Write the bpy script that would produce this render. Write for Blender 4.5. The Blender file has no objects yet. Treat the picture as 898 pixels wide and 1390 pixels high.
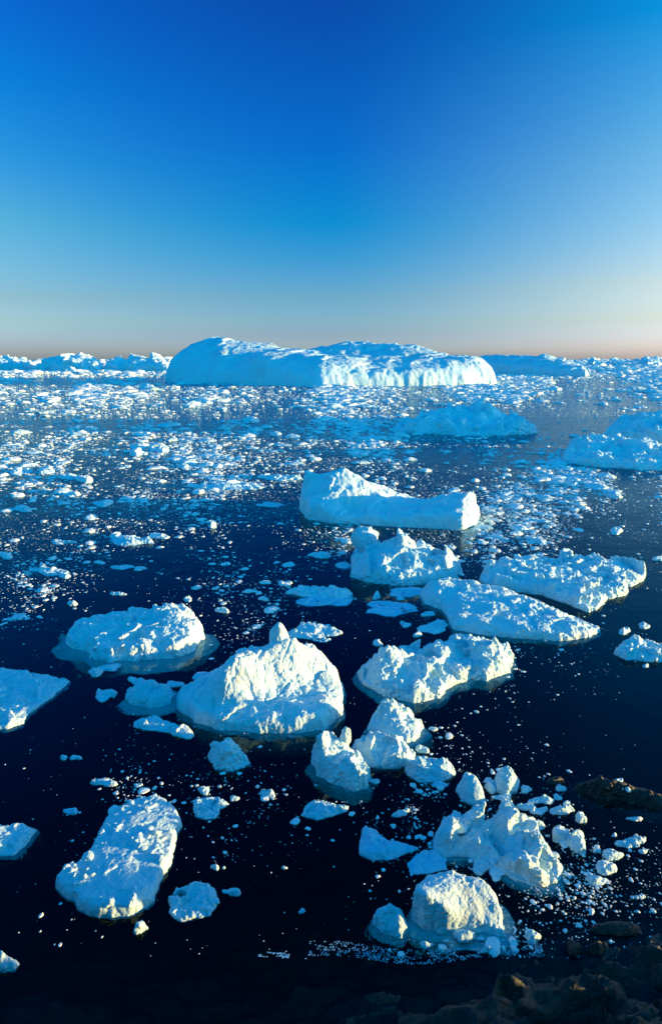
import bpy, math, random
import numpy as np
R = math.radians
scene = bpy.context.scene
COL = scene.collection

# ------------------------------------------------------------------ camera
CAM_H, PITCH, FPX = 15.0, R(13.5), 867.0
cd = bpy.data.cameras.new('camera'); cam = bpy.data.objects.new('camera', cd); COL.objects.link(cam)
cam.location = (0, 0, CAM_H); cam.rotation_euler = (math.pi/2 - PITCH, 0, 0)
cd.sensor_fit = 'VERTICAL'; cd.sensor_height = 24; cd.sensor_width = 24; cd.lens = FPX/1390*24
cd.clip_start = 0.5; cd.clip_end = 60000
scene.camera = cam

# ------------------------------------------------------------------ light
SUN_EL, SUN_BACK = 3.5, 5.0          # degrees above the sea, degrees behind the right-hand side
az = R(-SUN_BACK)
sdir = (math.cos(az)*math.cos(R(SUN_EL)), math.sin(az)*math.cos(R(SUN_EL)), math.sin(R(SUN_EL)))
w = bpy.data.worlds.new('World'); scene.world = w; w.use_nodes = True
nt = w.node_tree; nt.nodes.clear()
out = nt.nodes.new('ShaderNodeOutputWorld'); bg = nt.nodes.new('ShaderNodeBackground')
sky = nt.nodes.new('ShaderNodeTexSky'); sky.sky_type = 'NISHITA'; sky.sun_disc = False
sky.sun_elevation = R(SUN_EL); sky.sun_rotation = math.pi/2 - az
sky.air_density = 1.0; sky.dust_density = 0.6; sky.ozone_density = 3.0
# clear arctic evening air seen through a polariser: the band across the sun is deepest blue
def N(t): return nt.nodes.new(t)
tcw = N('ShaderNodeTexCoord'); sp = N('ShaderNodeSeparateXYZ'); nt.links.new(tcw.outputs['Generated'], sp.inputs[0])
def wm(op, a, b=None):
    n_ = N('ShaderNodeMath'); n_.operation = op
    for k, v_ in enumerate((a, b)):
        if v_ is None: continue
        if isinstance(v_, (int, float)): n_.inputs[k].default_value = v_
        else: nt.links.new(v_, n_.inputs[k])
    return n_.outputs[0]
def wramp(stops):
    r_ = N('ShaderNodeValToRGB'); r_.color_ramp.interpolation = 'B_SPLINE' if len(stops) < 0 else 'LINEAR'; e = r_.color_ramp.elements
    e[0].position = stops[0][0]; e[0].color = (*[c/8 for c in stops[0][1]], 1); e[1].position = stops[-1][0]; e[1].color = (*[c/8 for c in stops[-1][1]], 1)
    for p_, c_ in stops[1:-1]: e.new(p_).color = (*[c/8 for c in c_], 1)
    nt.links.new(sp.outputs['Z'], r_.inputs[0]); return r_.outputs[0]
hl = wm('SQRT', wm('ADD', wm('MULTIPLY', sp.outputs['X'], sp.outputs['X']), wm('MULTIPLY', sp.outputs['Y'], sp.outputs['Y'])))
hx = wm('DIVIDE', sp.outputs['X'], wm('MAXIMUM', hl, .001))
def side(v_):
    q_ = wm('MAXIMUM', v_, 0.0); q_ = wm('MINIMUM', wm('DIVIDE', q_, .44), 1.0); return wm('POWER', q_, 1.6)
ZEN = (.03, 3.3, 4.1)  # zenith above the frame, brightened as added blue fill for shaded ice
RC = wramp([(.0,(1.25,2.3,8.2)),(.012,(1.42,2.3,7.2)),(.035,(1.06,1.6,4.0)),(.055,(.97,1.5,2.9)),(.088,(.79,1.33,2.12)),(.14,(.32,1.2,1.95)),(.187,(.04,1.11,1.88)),(.276,(.03,.83,1.90)),(.43,(.05,.52,1.58)),(.80,(.05,.6,1.6)),(.95,ZEN)])
RL = wramp([(.0,(1.38,2.15,6.8)),(.015,(1.33,2.05,6.3)),(.05,(1.3,1.75,3.1)),(.08,(1.20,1.46,2.06)),(.172,(.70,1.47,1.71)),(.25,(.22,1.25,1.88)),(.328,(.04,1.06,2.01)),(.40,(.04,.82,2.02)),(.80,(.04,.6,1.6)),(.95,ZEN)])
RR = wramp([(.0,(1.85,2.5,7.8)),(.013,(2.2,2.65,7.2)),(.052,(2.2,2.15,3.1)),(.1,(2.54,2.06,2.18)),(.253,(1.35,2.02,2.13)),(.39,(.04,1.80,2.42)),(.80,(.04,.8,1.8)),(.95,ZEN)])
def wmix(f_, a_, b_, mode='MIX'):
    m_ = N('ShaderNodeMix'); m_.data_type = 'RGBA'; m_.blend_type = mode
    if isinstance(f_, float): m_.inputs[0].default_value = f_
    else: nt.links.new(f_, m_.inputs[0])
    nt.links.new(a_, m_.inputs[6]); nt.links.new(b_, m_.inputs[7]); return m_.outputs[2]
tn = wmix(side(hx), RC, RR); tn = wmix(side(wm('MULTIPLY', hx, -1.0)), tn, RL)
RB = wramp([(.0,(.04,3.2,6.6)),(.05,(.04,2.7,4.7)),(.2,(.04,2.1,2.85)),(.5,(.04,3.1,3.3)),(1.0,(.04,4.6,5.0))])  # unseen sky behind the camera, made bluer and brighter to fill the shade
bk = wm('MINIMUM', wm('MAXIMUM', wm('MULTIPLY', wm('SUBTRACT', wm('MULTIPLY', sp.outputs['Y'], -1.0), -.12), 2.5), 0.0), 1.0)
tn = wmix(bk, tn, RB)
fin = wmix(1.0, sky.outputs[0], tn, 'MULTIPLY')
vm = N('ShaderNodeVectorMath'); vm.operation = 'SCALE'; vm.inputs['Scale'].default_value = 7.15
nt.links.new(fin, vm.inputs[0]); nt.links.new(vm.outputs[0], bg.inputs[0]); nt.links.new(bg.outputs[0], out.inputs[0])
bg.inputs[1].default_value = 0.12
sl = bpy.data.lights.new('sun', 'SUN'); so = bpy.data.objects.new('sun', sl); COL.objects.link(so)
sl.energy = 5.0; sl.angle = R(0.5); sl.color = (1.0, 0.64, 0.21)
from mathutils import Vector
so.rotation_euler = Vector(sdir).to_track_quat('Z', 'Y').to_euler()
scene.view_settings.view_transform = 'Standard'; scene.view_settings.look = 'None'
scene.view_settings.gamma = 1; scene.view_settings.exposure = 1.2; scene.view_settings.use_curve_mapping = False
scene.cycles.max_bounces = 8; scene.cycles.transparent_max_bounces = 8
scene.cycles.caustics_reflective = False; scene.cycles.caustics_refractive = False

# ------------------------------------------------------------------ maths
CP, SP = math.cos(PITCH), math.sin(PITCH)
def at(px, py, z=0.0):
    a = (px-449)/FPX; b = (695-py)/FPX
    d = (a, CP + b*SP, -SP + b*CP)
    t = (z-CAM_H)/d[2]
    return (a*t, d[1]*t)
def at_far(px, D):                      # column of the picture at a distance D
    b = (-CAM_H*CP + D*SP)/(D*CP + CAM_H*SP)
    depth = D*CP + CAM_H*SP
    return ((px-449)/FPX*depth, D)
def zfor(gy, py):                       # height over a water point that reads at row py
    yc = (695-py)/FPX
    return CAM_H + gy*(yc*CP - SP)/(CP + yc*SP)
def mpp(y): return math.hypot(y, CAM_H)/FPX
def pix(x, y, z=0.0):
    dz = z-CAM_H; dep = y*CP - dz*SP
    return 449 + FPX*x/dep, 695 - FPX*(y*SP + dz*CP)/dep

def h3(ix, iy, iz, s):
    n = (ix.astype(np.int64)*374761393 + iy.astype(np.int64)*668265263 + iz.astype(np.int64)*2147483647 + s*1274126177) & 0xffffffff
    n = ((n ^ (n >> 13)) * 1274126177) & 0xffffffff
    n = ((n ^ (n >> 15)) * 2246822519) & 0xffffffff
    return ((n ^ (n >> 16)) & 0xffffff)/float(0x1000000)
def vn(p, s=0):
    f = np.floor(p).astype(np.int64); t = p-f; t = t*t*(3-2*t); r = 0
    for a in (0, 1):
        for b in (0, 1):
            for c in (0, 1):
                wgt = (t[:,0] if a else 1-t[:,0])*(t[:,1] if b else 1-t[:,1])*(t[:,2] if c else 1-t[:,2])
                r = r + wgt*h3(f[:,0]+a, f[:,1]+b, f[:,2]+c, s)
    return r*2-1
def fbm(p, o=4, s=0, g=0.5):
    r = 0; a = 1; t = 0
    for i in range(o):
        r = r + a*vn(p*2.03**i + 17.3*i, s+i); t += a; a *= g
    return r/t
def worley(p, s=0):
    f = np.floor(p).astype(np.int64); best = np.full(len(p), 9.0)
    for a in (-1, 0, 1):
        for b in (-1, 0, 1):
            for c in (-1, 0, 1):
                i, j, k = f[:,0]+a, f[:,1]+b, f[:,2]+c
                d = (i+h3(i,j,k,s)-p[:,0])**2 + (j+h3(i,j,k,s+7)-p[:,1])**2 + (k+h3(i,j,k,s+13)-p[:,2])**2
                best = np.minimum(best, d)
    return np.sqrt(best)
def crack_d(p, s=0):
    f = np.floor(p[:, :2]).astype(np.int64); n = len(p); b1 = np.full(n, 9.0); b2 = np.full(n, 9.0); z = np.zeros(n, np.int64)
    for a in (-1, 0, 1):
        for b in (-1, 0, 1):
            i, j = f[:,0]+a, f[:,1]+b
            d = np.hypot(p[:,0]-i-h3(i,j,z,s), p[:,1]-j-h3(i,j,z,s+7)); b2 = np.minimum(b2, np.maximum(b1, d)); b1 = np.minimum(b1, d)
    return b2-b1
def cells(p, s=0):                      # 2-D cells: offset to the owner and two random numbers of it
    f = np.floor(p[:, :2]).astype(np.int64); n = len(p); best = np.full(n, 9.0); ox = np.zeros(n); oy = np.zeros(n); ra = np.zeros(n); rb = np.zeros(n); z = np.zeros(n, np.int64)
    for a in (-1, 0, 1):
        for b in (-1, 0, 1):
            i, j = f[:,0]+a, f[:,1]+b
            dx = p[:,0]-i-h3(i,j,z,s); dy = p[:,1]-j-h3(i,j,z,s+7); d = dx*dx+dy*dy; m_ = d < best
            best = np.where(m_, d, best); ox = np.where(m_, dx, ox); oy = np.where(m_, dy, oy)
            ra = np.where(m_, h3(i,j,z,s+21), ra); rb = np.where(m_, h3(i,j,z,s+33), rb)
    return ox, oy, ra, rb
def sdf(poly, X, Y):                    # positive inside
    P = np.array(poly); n = len(P); best = np.full(X.shape, 1e18); ins = np.zeros(X.shape, bool)
    for i in range(n):
        ax, ay = P[i]; bx, by = P[(i+1) % n]
        ex, ey = bx-ax, by-ay
        t = np.clip(((X-ax)*ex + (Y-ay)*ey)/(ex*ex+ey*ey+1e-12), 0, 1)
        best = np.minimum(best, (X-ax-t*ex)**2 + (Y-ay-t*ey)**2)
        c = ((ay > Y) != (by > Y))
        with np.errstate(divide='ignore', invalid='ignore'):
            c &= X < ex*(Y-ay)/(ey if ey else 1e-12) + ax
        ins ^= c
    return np.where(ins, 1, -1)*np.sqrt(best)

# ------------------------------------------------------------------ materials
def mat(name):
    m = bpy.data.materials.new(name); m.use_nodes = True
    n = m.node_tree; b = n.nodes['Principled BSDF']
    return m, n, b
def coords(n, scale=1.0):
    tc = n.nodes.new('ShaderNodeNewGeometry'); mp = n.nodes.new('ShaderNodeMapping')
    mp.inputs['Scale'].default_value = (scale,)*3 if not isinstance(scale, tuple) else scale
    n.links.new(tc.outputs['Position'], mp.inputs['Vector']); return mp.outputs[0]
def noise(n, v, sc, det=5, rough=.6):
    t = n.nodes.new('ShaderNodeTexNoise'); t.inputs['Scale'].default_value = sc
    t.inputs['Detail'].default_value = det; t.inputs['Roughness'].default_value = rough
    n.links.new(v, t.inputs['Vector']); return t.outputs['Fac']
def ramp(n, f, stops):
    r = n.nodes.new('ShaderNodeValToRGB'); e = r.color_ramp.elements
    e[0].position, e[0].color = stops[0][0], (*stops[0][1], 1)
    e[1].position, e[1].color = stops[-1][0], (*stops[-1][1], 1)
    for p, c in stops[1:-1]:
        k = e.new(p); k.color = (*c, 1)
    n.links.new(f, r.inputs[0]); return r.outputs[0]
def ice_mat(name, bump_scale, dist, cols, rough=.5, strength=.5):
    m, n, b = mat(name)
    v = coords(n)
    f = noise(n, v, bump_scale*.22, 6, .6)
    n.links.new(ramp(n, f, [(.33, cols[0]), (.5, cols[1]), (.66, cols[2])]), b.inputs['Base Color'])
    oi = n.nodes.new('ShaderNodeObjectInfo'); c0 = b.inputs['Base Color'].links[0].from_socket
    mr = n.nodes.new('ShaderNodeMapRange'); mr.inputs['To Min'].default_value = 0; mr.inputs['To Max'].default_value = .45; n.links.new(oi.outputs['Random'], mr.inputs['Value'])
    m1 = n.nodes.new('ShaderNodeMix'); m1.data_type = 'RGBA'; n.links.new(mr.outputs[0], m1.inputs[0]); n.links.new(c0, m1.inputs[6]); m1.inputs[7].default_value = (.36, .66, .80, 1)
    dn = noise(n, v, bump_scale*.07, 4, .7)                                   # patches of old grey snow
    d2 = n.nodes.new('ShaderNodeMapRange'); d2.inputs['From Min'].default_value = .56; d2.inputs['From Max'].default_value = .72; d2.inputs['To Max'].default_value = .55; n.links.new(dn, d2.inputs['Value'])
    m2 = n.nodes.new('ShaderNodeMix'); m2.data_type = 'RGBA'; n.links.new(d2.outputs[0], m2.inputs[0]); n.links.new(m1.outputs[2], m2.inputs[6]); m2.inputs[7].default_value = (.50, .56, .54, 1)
    n.links.new(m2.outputs[2], b.inputs['Base Color'])
    b.inputs['Roughness'].default_value = rough
    b.inputs['Specular IOR Level'].default_value = .2
    n1 = noise(n, v, bump_scale, 6, .65)
    vo = n.nodes.new('ShaderNodeTexVoronoi'); vo.inputs['Scale'].default_value = bump_scale*.8
    n.links.new(v, vo.inputs['Vector'])
    ad = n.nodes.new('ShaderNodeMath'); ad.operation = 'SUBTRACT'
    n.links.new(n1, ad.inputs[0])
    mu = n.nodes.new('ShaderNodeMath'); mu.operation = 'MULTIPLY'; mu.inputs[1].default_value = .5
    n.links.new(vo.outputs['Distance'], mu.inputs[0]); n.links.new(mu.outputs[0], ad.inputs[1])
    bp = n.nodes.new('ShaderNodeBump'); bp.inputs['Strength'].default_value = strength; bp.inputs['Distance'].default_value = dist
    n.links.new(ad.outputs[0], bp.inputs['Height']); n.links.new(bp.outputs[0], b.inputs['Normal'])
    return m
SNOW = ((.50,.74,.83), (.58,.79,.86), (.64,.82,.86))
BLUE = ((.25,.58,.76), (.34,.66,.82), (.45,.72,.84))
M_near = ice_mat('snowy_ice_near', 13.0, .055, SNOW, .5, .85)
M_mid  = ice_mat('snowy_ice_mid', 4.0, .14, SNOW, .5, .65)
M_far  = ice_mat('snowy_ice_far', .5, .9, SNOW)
M_blue = ice_mat('wet_blue_ice', 6.0, .03, BLUE, .3, .5)
M_bluefar = ice_mat('wet_blue_ice_far', 1.0, .4, BLUE, .35, .6)

def water_mat():
    m, n, b = mat('sea_water'); n.nodes.remove(b); o = n.nodes['Material Output']
    v = coords(n, (1.0, 1.0, 1.0))
    a1 = noise(n, v, 1.1, 3, .55); a2 = noise(n, v, .12, 3, .5)
    ad = n.nodes.new('ShaderNodeMath'); ad.operation = 'MULTIPLY_ADD'; ad.inputs[1].default_value = 4.0
    n.links.new(a2, ad.inputs[0]); n.links.new(a1, ad.inputs[2])
    bp = n.nodes.new('ShaderNodeBump'); bp.inputs['Distance'].default_value = .12
    sy = n.nodes.new('ShaderNodeSeparateXYZ'); n.links.new(v, sy.inputs[0])       # calm in the lee of the shore, a breeze farther out
    mr = n.nodes.new('ShaderNodeMapRange'); mr.inputs['From Min'].default_value = 25; mr.inputs['From Max'].default_value = 260
    mr.inputs['To Min'].default_value = .10; mr.inputs['To Max'].default_value = 1.0
    n.links.new(sy.outputs['Y'], mr.inputs['Value']); n.links.new(mr.outputs[0], bp.inputs['Strength'])
    n.links.new(ad.outputs[0], bp.inputs['Height'])
    fr = n.nodes.new('ShaderNodeFresnel'); fr.inputs['IOR'].default_value = 1.33
    n.links.new(bp.outputs[0], fr.inputs['Normal'])
    g = n.nodes.new('ShaderNodeBsdfGlossy'); g.inputs['Roughness'].default_value = .05
    g.inputs['Color'].default_value = (.42, .66, .85, 1)   # the polariser takes some of the glare off
    n.links.new(bp.outputs[0], g.inputs['Normal'])
    t = n.nodes.new('ShaderNodeBsdfTransparent')
    mx = n.nodes.new('ShaderNodeMixShader')
    n.links.new(fr.outputs[0], mx.inputs[0]); n.links.new(t.outputs[0], mx.inputs[1]); n.links.new(g.outputs[0], mx.inputs[2])
    n.links.new(mx.outputs[0], o.inputs['Surface'])
    va = n.nodes.new('ShaderNodeVolumeAbsorption'); va.inputs['Color'].default_value = (.02, .84, .72, 1); va.inputs['Density'].default_value = 1.7
    n.links.new(va.outputs[0], o.inputs['Volume'])
    return m
M_water = water_mat()
m, n, b = mat('seabed_mud'); M_bed = m
n.links.new(ramp(n, noise(n, coords(n), .3), [(.3, (.008,.014,.02)), (.7, (.02,.03,.035))]), b.inputs['Base Color'])
b.inputs['Roughness'].default_value = .9
def rock_mat():
    m, n, b = mat('dark_wet_rock'); v = coords(n)
    f = noise(n, v, 1.3, 7, .65); f2 = noise(n, v, 6, 5, .7)
    c1 = ramp(n, f, [(.35, (.004,.004,.005)), (.5, (.007,.007,.007)), (.64, (.022,.018,.011)), (.78, (.09,.07,.03))])  # yellow-brown end puts the look of sunlit crests into the rock colour
    n.links.new(c1, b.inputs['Base Color']); b.inputs['Roughness'].default_value = .42
    bp = n.nodes.new('ShaderNodeBump'); bp.inputs['Strength'].default_value = .8; bp.inputs['Distance'].default_value = .12
    n.links.new(f2, bp.inputs['Height']); n.links.new(bp.outputs[0], b.inputs['Normal'])
    return m
M_rock = rock_mat()

# ------------------------------------------------------------------ objects
def link(name, me, label=None, cat=None, group=None, kind=None, parent=None, loc=None):
    o = bpy.data.objects.new(name, me); COL.objects.link(o)
    if label: o['label'] = label
    if cat: o['category'] = cat
    if group: o['group'] = group
    if kind: o['kind'] = kind
    if parent: o.parent = parent
    if loc: o.location = loc
    return o
def mesh_np(name, V, F, m, smooth=True):
    me = bpy.data.meshes.new(name); V = np.asarray(V, np.float32); F = np.asarray(F, np.int32)
    me.vertices.add(len(V)); me.vertices.foreach_set('co', V.ravel())
    k = F.shape[1]; me.loops.add(F.size); me.loops.foreach_set('vertex_index', F.ravel())
    me.polygons.add(len(F)); me.polygons.foreach_set('loop_start', np.arange(len(F), dtype=np.int32)*k)
    me.polygons.foreach_set('loop_total', np.full(len(F), k, np.int32))
    me.update(calc_edges=True); me.validate()
    me.polygons.foreach_set('use_smooth', np.full(len(me.polygons), smooth))
    me.materials.append(m); return me
def get_np(me):
    V = np.empty(len(me.vertices)*3, np.float32); me.vertices.foreach_get('co', V); return V.reshape(-1, 3).astype(np.float64)
def voxelize(me, vs):
    o = bpy.data.objects.new('tmp', me); COL.objects.link(o)
    md = o.modifiers.new('r', 'REMESH'); md.mode = 'VOXEL'; md.voxel_size = vs; md.use_smooth_shade = True
    dg = bpy.context.evaluated_depsgraph_get(); r = bpy.data.meshes.new_from_object(o.evaluated_get(dg))
    bpy.data.objects.remove(o); return r
def smooth_np(me, V, it):
    E = np.empty(len(me.edges)*2, np.int32); me.edges.foreach_get('vertices', E); E = E.reshape(-1, 2)
    nv = len(V); cnt = np.bincount(E.ravel(), minlength=nv).astype(float); cnt[cnt == 0] = 1
    for _ in range(it):
        S = np.stack([np.bincount(E[:,0], V[E[:,1],c], nv) + np.bincount(E[:,1], V[E[:,0],c], nv) for c in range(3)], 1)
        V = .4*V + .6*S/cnt[:,None]
    return V
def normals(me, V):
    me.vertices.foreach_set('co', V.astype(np.float32).ravel()); me.update()
    N = np.empty(len(V)*3, np.float32); me.vertex_normals.foreach_get('vector', N); return N.reshape(-1, 3).astype(np.float64)

SEED = [11]
ICO = None
def ico_np(sub):
    import bmesh
    bm = bmesh.new(); bmesh.ops.create_icosphere(bm, subdivisions=sub, radius=1)
    V = np.array([v.co[:] for v in bm.verts]); F = np.array([[v.index for v in f.verts] for f in bm.faces]); bm.free(); return V, F
I0, I1, I2, I3, I4 = ico_np(1), ico_np(2), ico_np(2), ico_np(3), ico_np(4)

def build_ice(foot, ctl, h, edge=4, skirt=.4, depth=None, rough=1.0, lump=1.0, out=1.0, clods=0, ribs=0.0, under=1.5, vox=.85, tilt=0.0, clod_size=2.2, dry=False, hole=None, warp=1.0, rim=.55, blobs=(), facet=.75, crack=3.5, swell=0.0):
    """foot: waterline polygon in metres; ctl: (x, y, z) summits in metres; h: general height in metres."""
    SEED[0] += 5; s = SEED[0]; rng = np.random.RandomState(s)
    P = np.array(foot); c = P.mean(0); u = mpp(c[1]) * 1.0
    g = u*vox*1.05
    pad = (skirt+2)*u
    xs = np.arange(P[:,0].min()-pad, P[:,0].max()+pad, g); ys = np.arange(P[:,1].min()-pad*1.6, P[:,1].max()+pad*1.6, g)
    X, Y = np.meshgrid(xs, ys, indexing='ij')
    q = np.stack([X.ravel()/u, Y.ravel()/u, np.zeros(X.size)+s], 1)
    d = sdf(foot, X, Y)
    size = min(np.ptp(P[:,0]), np.ptp(P[:,1]))
    d = d + (fbm(q/22, 3, s).reshape(X.shape)*4.5 + fbm(q/6, 3, s+3).reshape(X.shape)*2.2)*u*out*min(1, size/u/45)
    # general height, summits joined by cones (linear RBF)
    if len(ctl):
        n = len(P); bp = []
        for i in range(n):
            a, b_ = P[i], P[(i+1) % n]; L = np.hypot(*(b_-a)); k = max(1, int(L/(8*u)))
            for j in range(k):
                e_ = a + (b_-a)*j/k; dd = [math.hypot(e_[0]-c_[0], e_[1]-c_[1]) + .5*u for c_ in ctl]; ww = [1/v_**2.5 for v_ in dd]
                hh = sum(w_*c_[2] for w_, c_ in zip(ww, ctl))/sum(ww); bp.append((*e_, max(h*.8, rim*hh)))
        A = np.array(list(ctl) + bp); N = len(A)
        D = np.hypot(A[:,None,0]-A[None,:,0], A[:,None,1]-A[None,:,1])
        wt = np.linalg.solve(D + np.eye(N)*(.8*u), A[:,2]-h)
        top = np.full(X.shape, float(h))
        wx = X + (fbm(q/16, 3, s+70).reshape(X.shape)*7*warp*u); wy = Y + (fbm(q/16, 3, s+75).reshape(X.shape)*7*warp*u)
        for i in range(N): top += wt[i]*np.hypot(wx-A[i,0], wy-A[i,1])
        top = np.maximum(top, h*.5)
    else:
        wx = wy = None
        top = h*(.75 + .25*np.clip(d/(size*.35), 0, 1))
    if tilt: top = top*(1 + tilt*(X-c[0])/(np.ptp(P[:,0])*.5))
    ed = edge*u
    E = 1-np.exp(-np.clip(d, 0, None)/ed*1.3)
    r1 = 1-np.abs(fbm(q/26, 4, s+20)).reshape(X.shape)*3; r2 = fbm(q/9, 4, s+30, .6).reshape(X.shape)
    relief = (r1*1.6 + r2*2.2)*u*rough*np.clip(d/(6*u), 0, 1)*min(1, .35+top.mean()/(14*u))
    if ribs:
        relief += ribs*u*fbm(np.stack([(X+Y*.2).ravel()/(5*u), Y.ravel()/(40*u), q[:,2]], 1), 3, s+9).reshape(X.shape)*np.clip(d/(4*u), 0, 1)
    relief += swell*u*fbm(q/55, 3, s+95).reshape(X.shape)*np.clip(d/(10*u), 0, 1)
    if facet:
        for fs, fa in ((24, 1.0), (9.5, .45)):
            ox, oy, ra, rb = cells(q/fs + .35*fbm(q/fs*1.3, 2, s+92)[:,None], s+90+int(fs))
            pl = (np.cos(ra*6.28)*ox + np.sin(ra*6.28)*oy)*1.3 + (rb-.5)*.9
            relief += (facet*fa*fs*.30*u*pl).reshape(X.shape)*np.clip(d/(4*u), .25, 1)*min(1, .3+top.mean()/(14*u))
    if crack:
        F12 = crack_d(q/30 + .3*fbm(q/14, 2, s+96)[:,None], s+97).reshape(X.shape)
        relief -= crack*u*np.exp(-(F12/.055)**2)*np.clip(d/(4*u), 0, 1)*(fbm(q/45, 2, s+98).reshape(X.shape) > -.15)
    sk = skirt*u*np.clip(.55 + 1.5*fbm(q/38, 2, s+91).reshape(X.shape), .12, 1.2)
    H = np.where(d > 0, top*E + relief*E, -.35*u - .02 - under*np.abs(d) - 2.5*np.clip(-d-sk, 0, None))
    if hole:
        hx, hy, hr, hd = hole; H = H - hd*np.exp(-((X-hx)**2+(Y-hy)**2)/hr**2)
    dep = depth if depth else max(6*u, .6*float(top.max()))
    mask = d > -skirt*u
    bot = -dep if not dry else -1.5*u
    # the hull tapers in below the waterline, as wave-cut ice does
    BT = np.full(X.shape, bot) if dry else -.3*u - (dep-.3*u)*(1-np.exp(-np.clip(d + skirt*u, 0, None)/(7*u)))
    BT = np.minimum(BT, H - .9*g)
    # closed prism mesh
    nx, ny = X.shape; cm = mask[:-1,:-1] & mask[1:,:-1] & mask[:-1,1:] & mask[1:,1:]
    idx = np.arange(nx*ny).reshape(nx, ny)
    a, b_, c_, e_ = idx[:-1,:-1][cm], idx[1:,:-1][cm], idx[1:,1:][cm], idx[:-1,1:][cm]
    T = np.stack([a, b_, c_, e_], 1); off = nx*ny; B = T[:, ::-1] + off
    cmP = np.pad(cm, 1); W = []
    I, J = np.nonzero(cm)
    for di, dj, p0, p1 in ((-1,0,(0,1),(0,0)), (1,0,(1,0),(1,1)), (0,-1,(0,0),(1,0)), (0,1,(1,1),(0,1))):
        o_ = ~cmP[I+1+di, J+1+dj]; i, j = I[o_], J[o_]
        v0 = idx[i+p0[0], j+p0[1]]; v1 = idx[i+p1[0], j+p1[1]]
        W.append(np.stack([v1, v0, v0+off, v1+off], 1))
    F = np.concatenate([T, B] + W)
    V = np.concatenate([np.stack([X.ravel(), Y.ravel(), H.ravel()], 1), np.stack([X.ravel(), Y.ravel(), BT.ravel()], 1)])
    if clods:
        IV, IF = I2; ok = np.nonzero((d > 2.5*u).ravel())[0]; cl = fbm(q[ok]/30, 3, s+50)
        ok = ok[cl > -.03] if (cl > -.03).sum() > 30 else ok
        VV, FF = [V], [np.concatenate([F])]; tri = []; nb = len(V)
        for k in range(clods):
            t = ok[rng.randint(len(ok))]; r = u*clod_size*(.5 + rng.gamma(1.6, .45))
            jit = 1 + .75*fbm(IV*1.5 + k*3.1, 2, s)[:,None]
            a_ = rng.uniform(0, 6.28); sc = np.array([1, rng.uniform(.45, 1.1), rng.uniform(.4, .9)]); RM = np.array([[math.cos(a_), math.sin(a_), 0], [-math.sin(a_), math.cos(a_), 0], [0, 0, 1]])
            VV.append((IV*jit*sc*r) @ RM + np.array([X.ravel()[t], Y.ravel()[t], H.ravel()[t] + r*.15])); tri.append(IF + nb); nb += len(IV)
        V = np.concatenate(VV); tri = np.concatenate(tri)
        Fq = np.concatenate([F[:, [0,1,2]], F[:, [0,2,3]], tri]); F = Fq
    for (bx, by, bz, rx, rz, lean) in blobs:
        IV, IF = I3; nb = len(V)
        if F.shape[1] == 4: F = np.concatenate([F[:, [0,1,2]], F[:, [0,2,3]]])
        W_ = IV*(1 + .22*fbm(IV*1.5 + bx, 3, s))[:,None]*np.array([rx, rx*.75, rz]); W_[:,0] += lean*W_[:,2]
        V = np.concatenate([V, W_ + np.array([bx, by, bz])]); F = np.concatenate([F, IF + nb])
    used, inv = np.unique(F, return_inverse=True); F = inv.reshape(F.shape); V = V[used]
    me = mesh_np('t', V, F, M_near)
    r = voxelize(me, g); bpy.data.meshes.remove(me)
    V = get_np(r); V = smooth_np(r, V, 1)
    N = normals(r, V)
    p = V/u
    wob = fbm(p/11, 3, s+60)[:,None]*1.2*rough
    msk = np.clip(.40 + 2.6*fbm(p/26, 3, s+61), .06, 1.3)*np.clip(.55 + .6*N[:,2] + .25, .25, 1)
    wl = (.55-worley(p/9.5 + wob*.25, s+62))*4.4*lump*msk
    w2 = (.5-worley(p/4.3 + wob*.2, s+63))*2.6*lump*np.clip(msk*1.25, .1, 1.2)
    w3 = fbm(p/2.3, 2, s+64)*1.0*lump + (.22-np.abs(fbm(p/9, 3, s+65)))*1.5*min(1.0, .35+.5*rough)
    under_f = np.clip(1 + V[:,2]/(3*u), .15, 1) if not dry else 1.0
    V = V + N*((wl + w2 + w3 + wob[:,0]*.6)*u*under_f*min(1, (.3 + top.mean()/(9*u)))*min(1, .35 + size/(90*u)))[:,None]
    r.vertices.foreach_set('co', V.astype(np.float32).ravel()); r.update()
    return r, c, u
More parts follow.
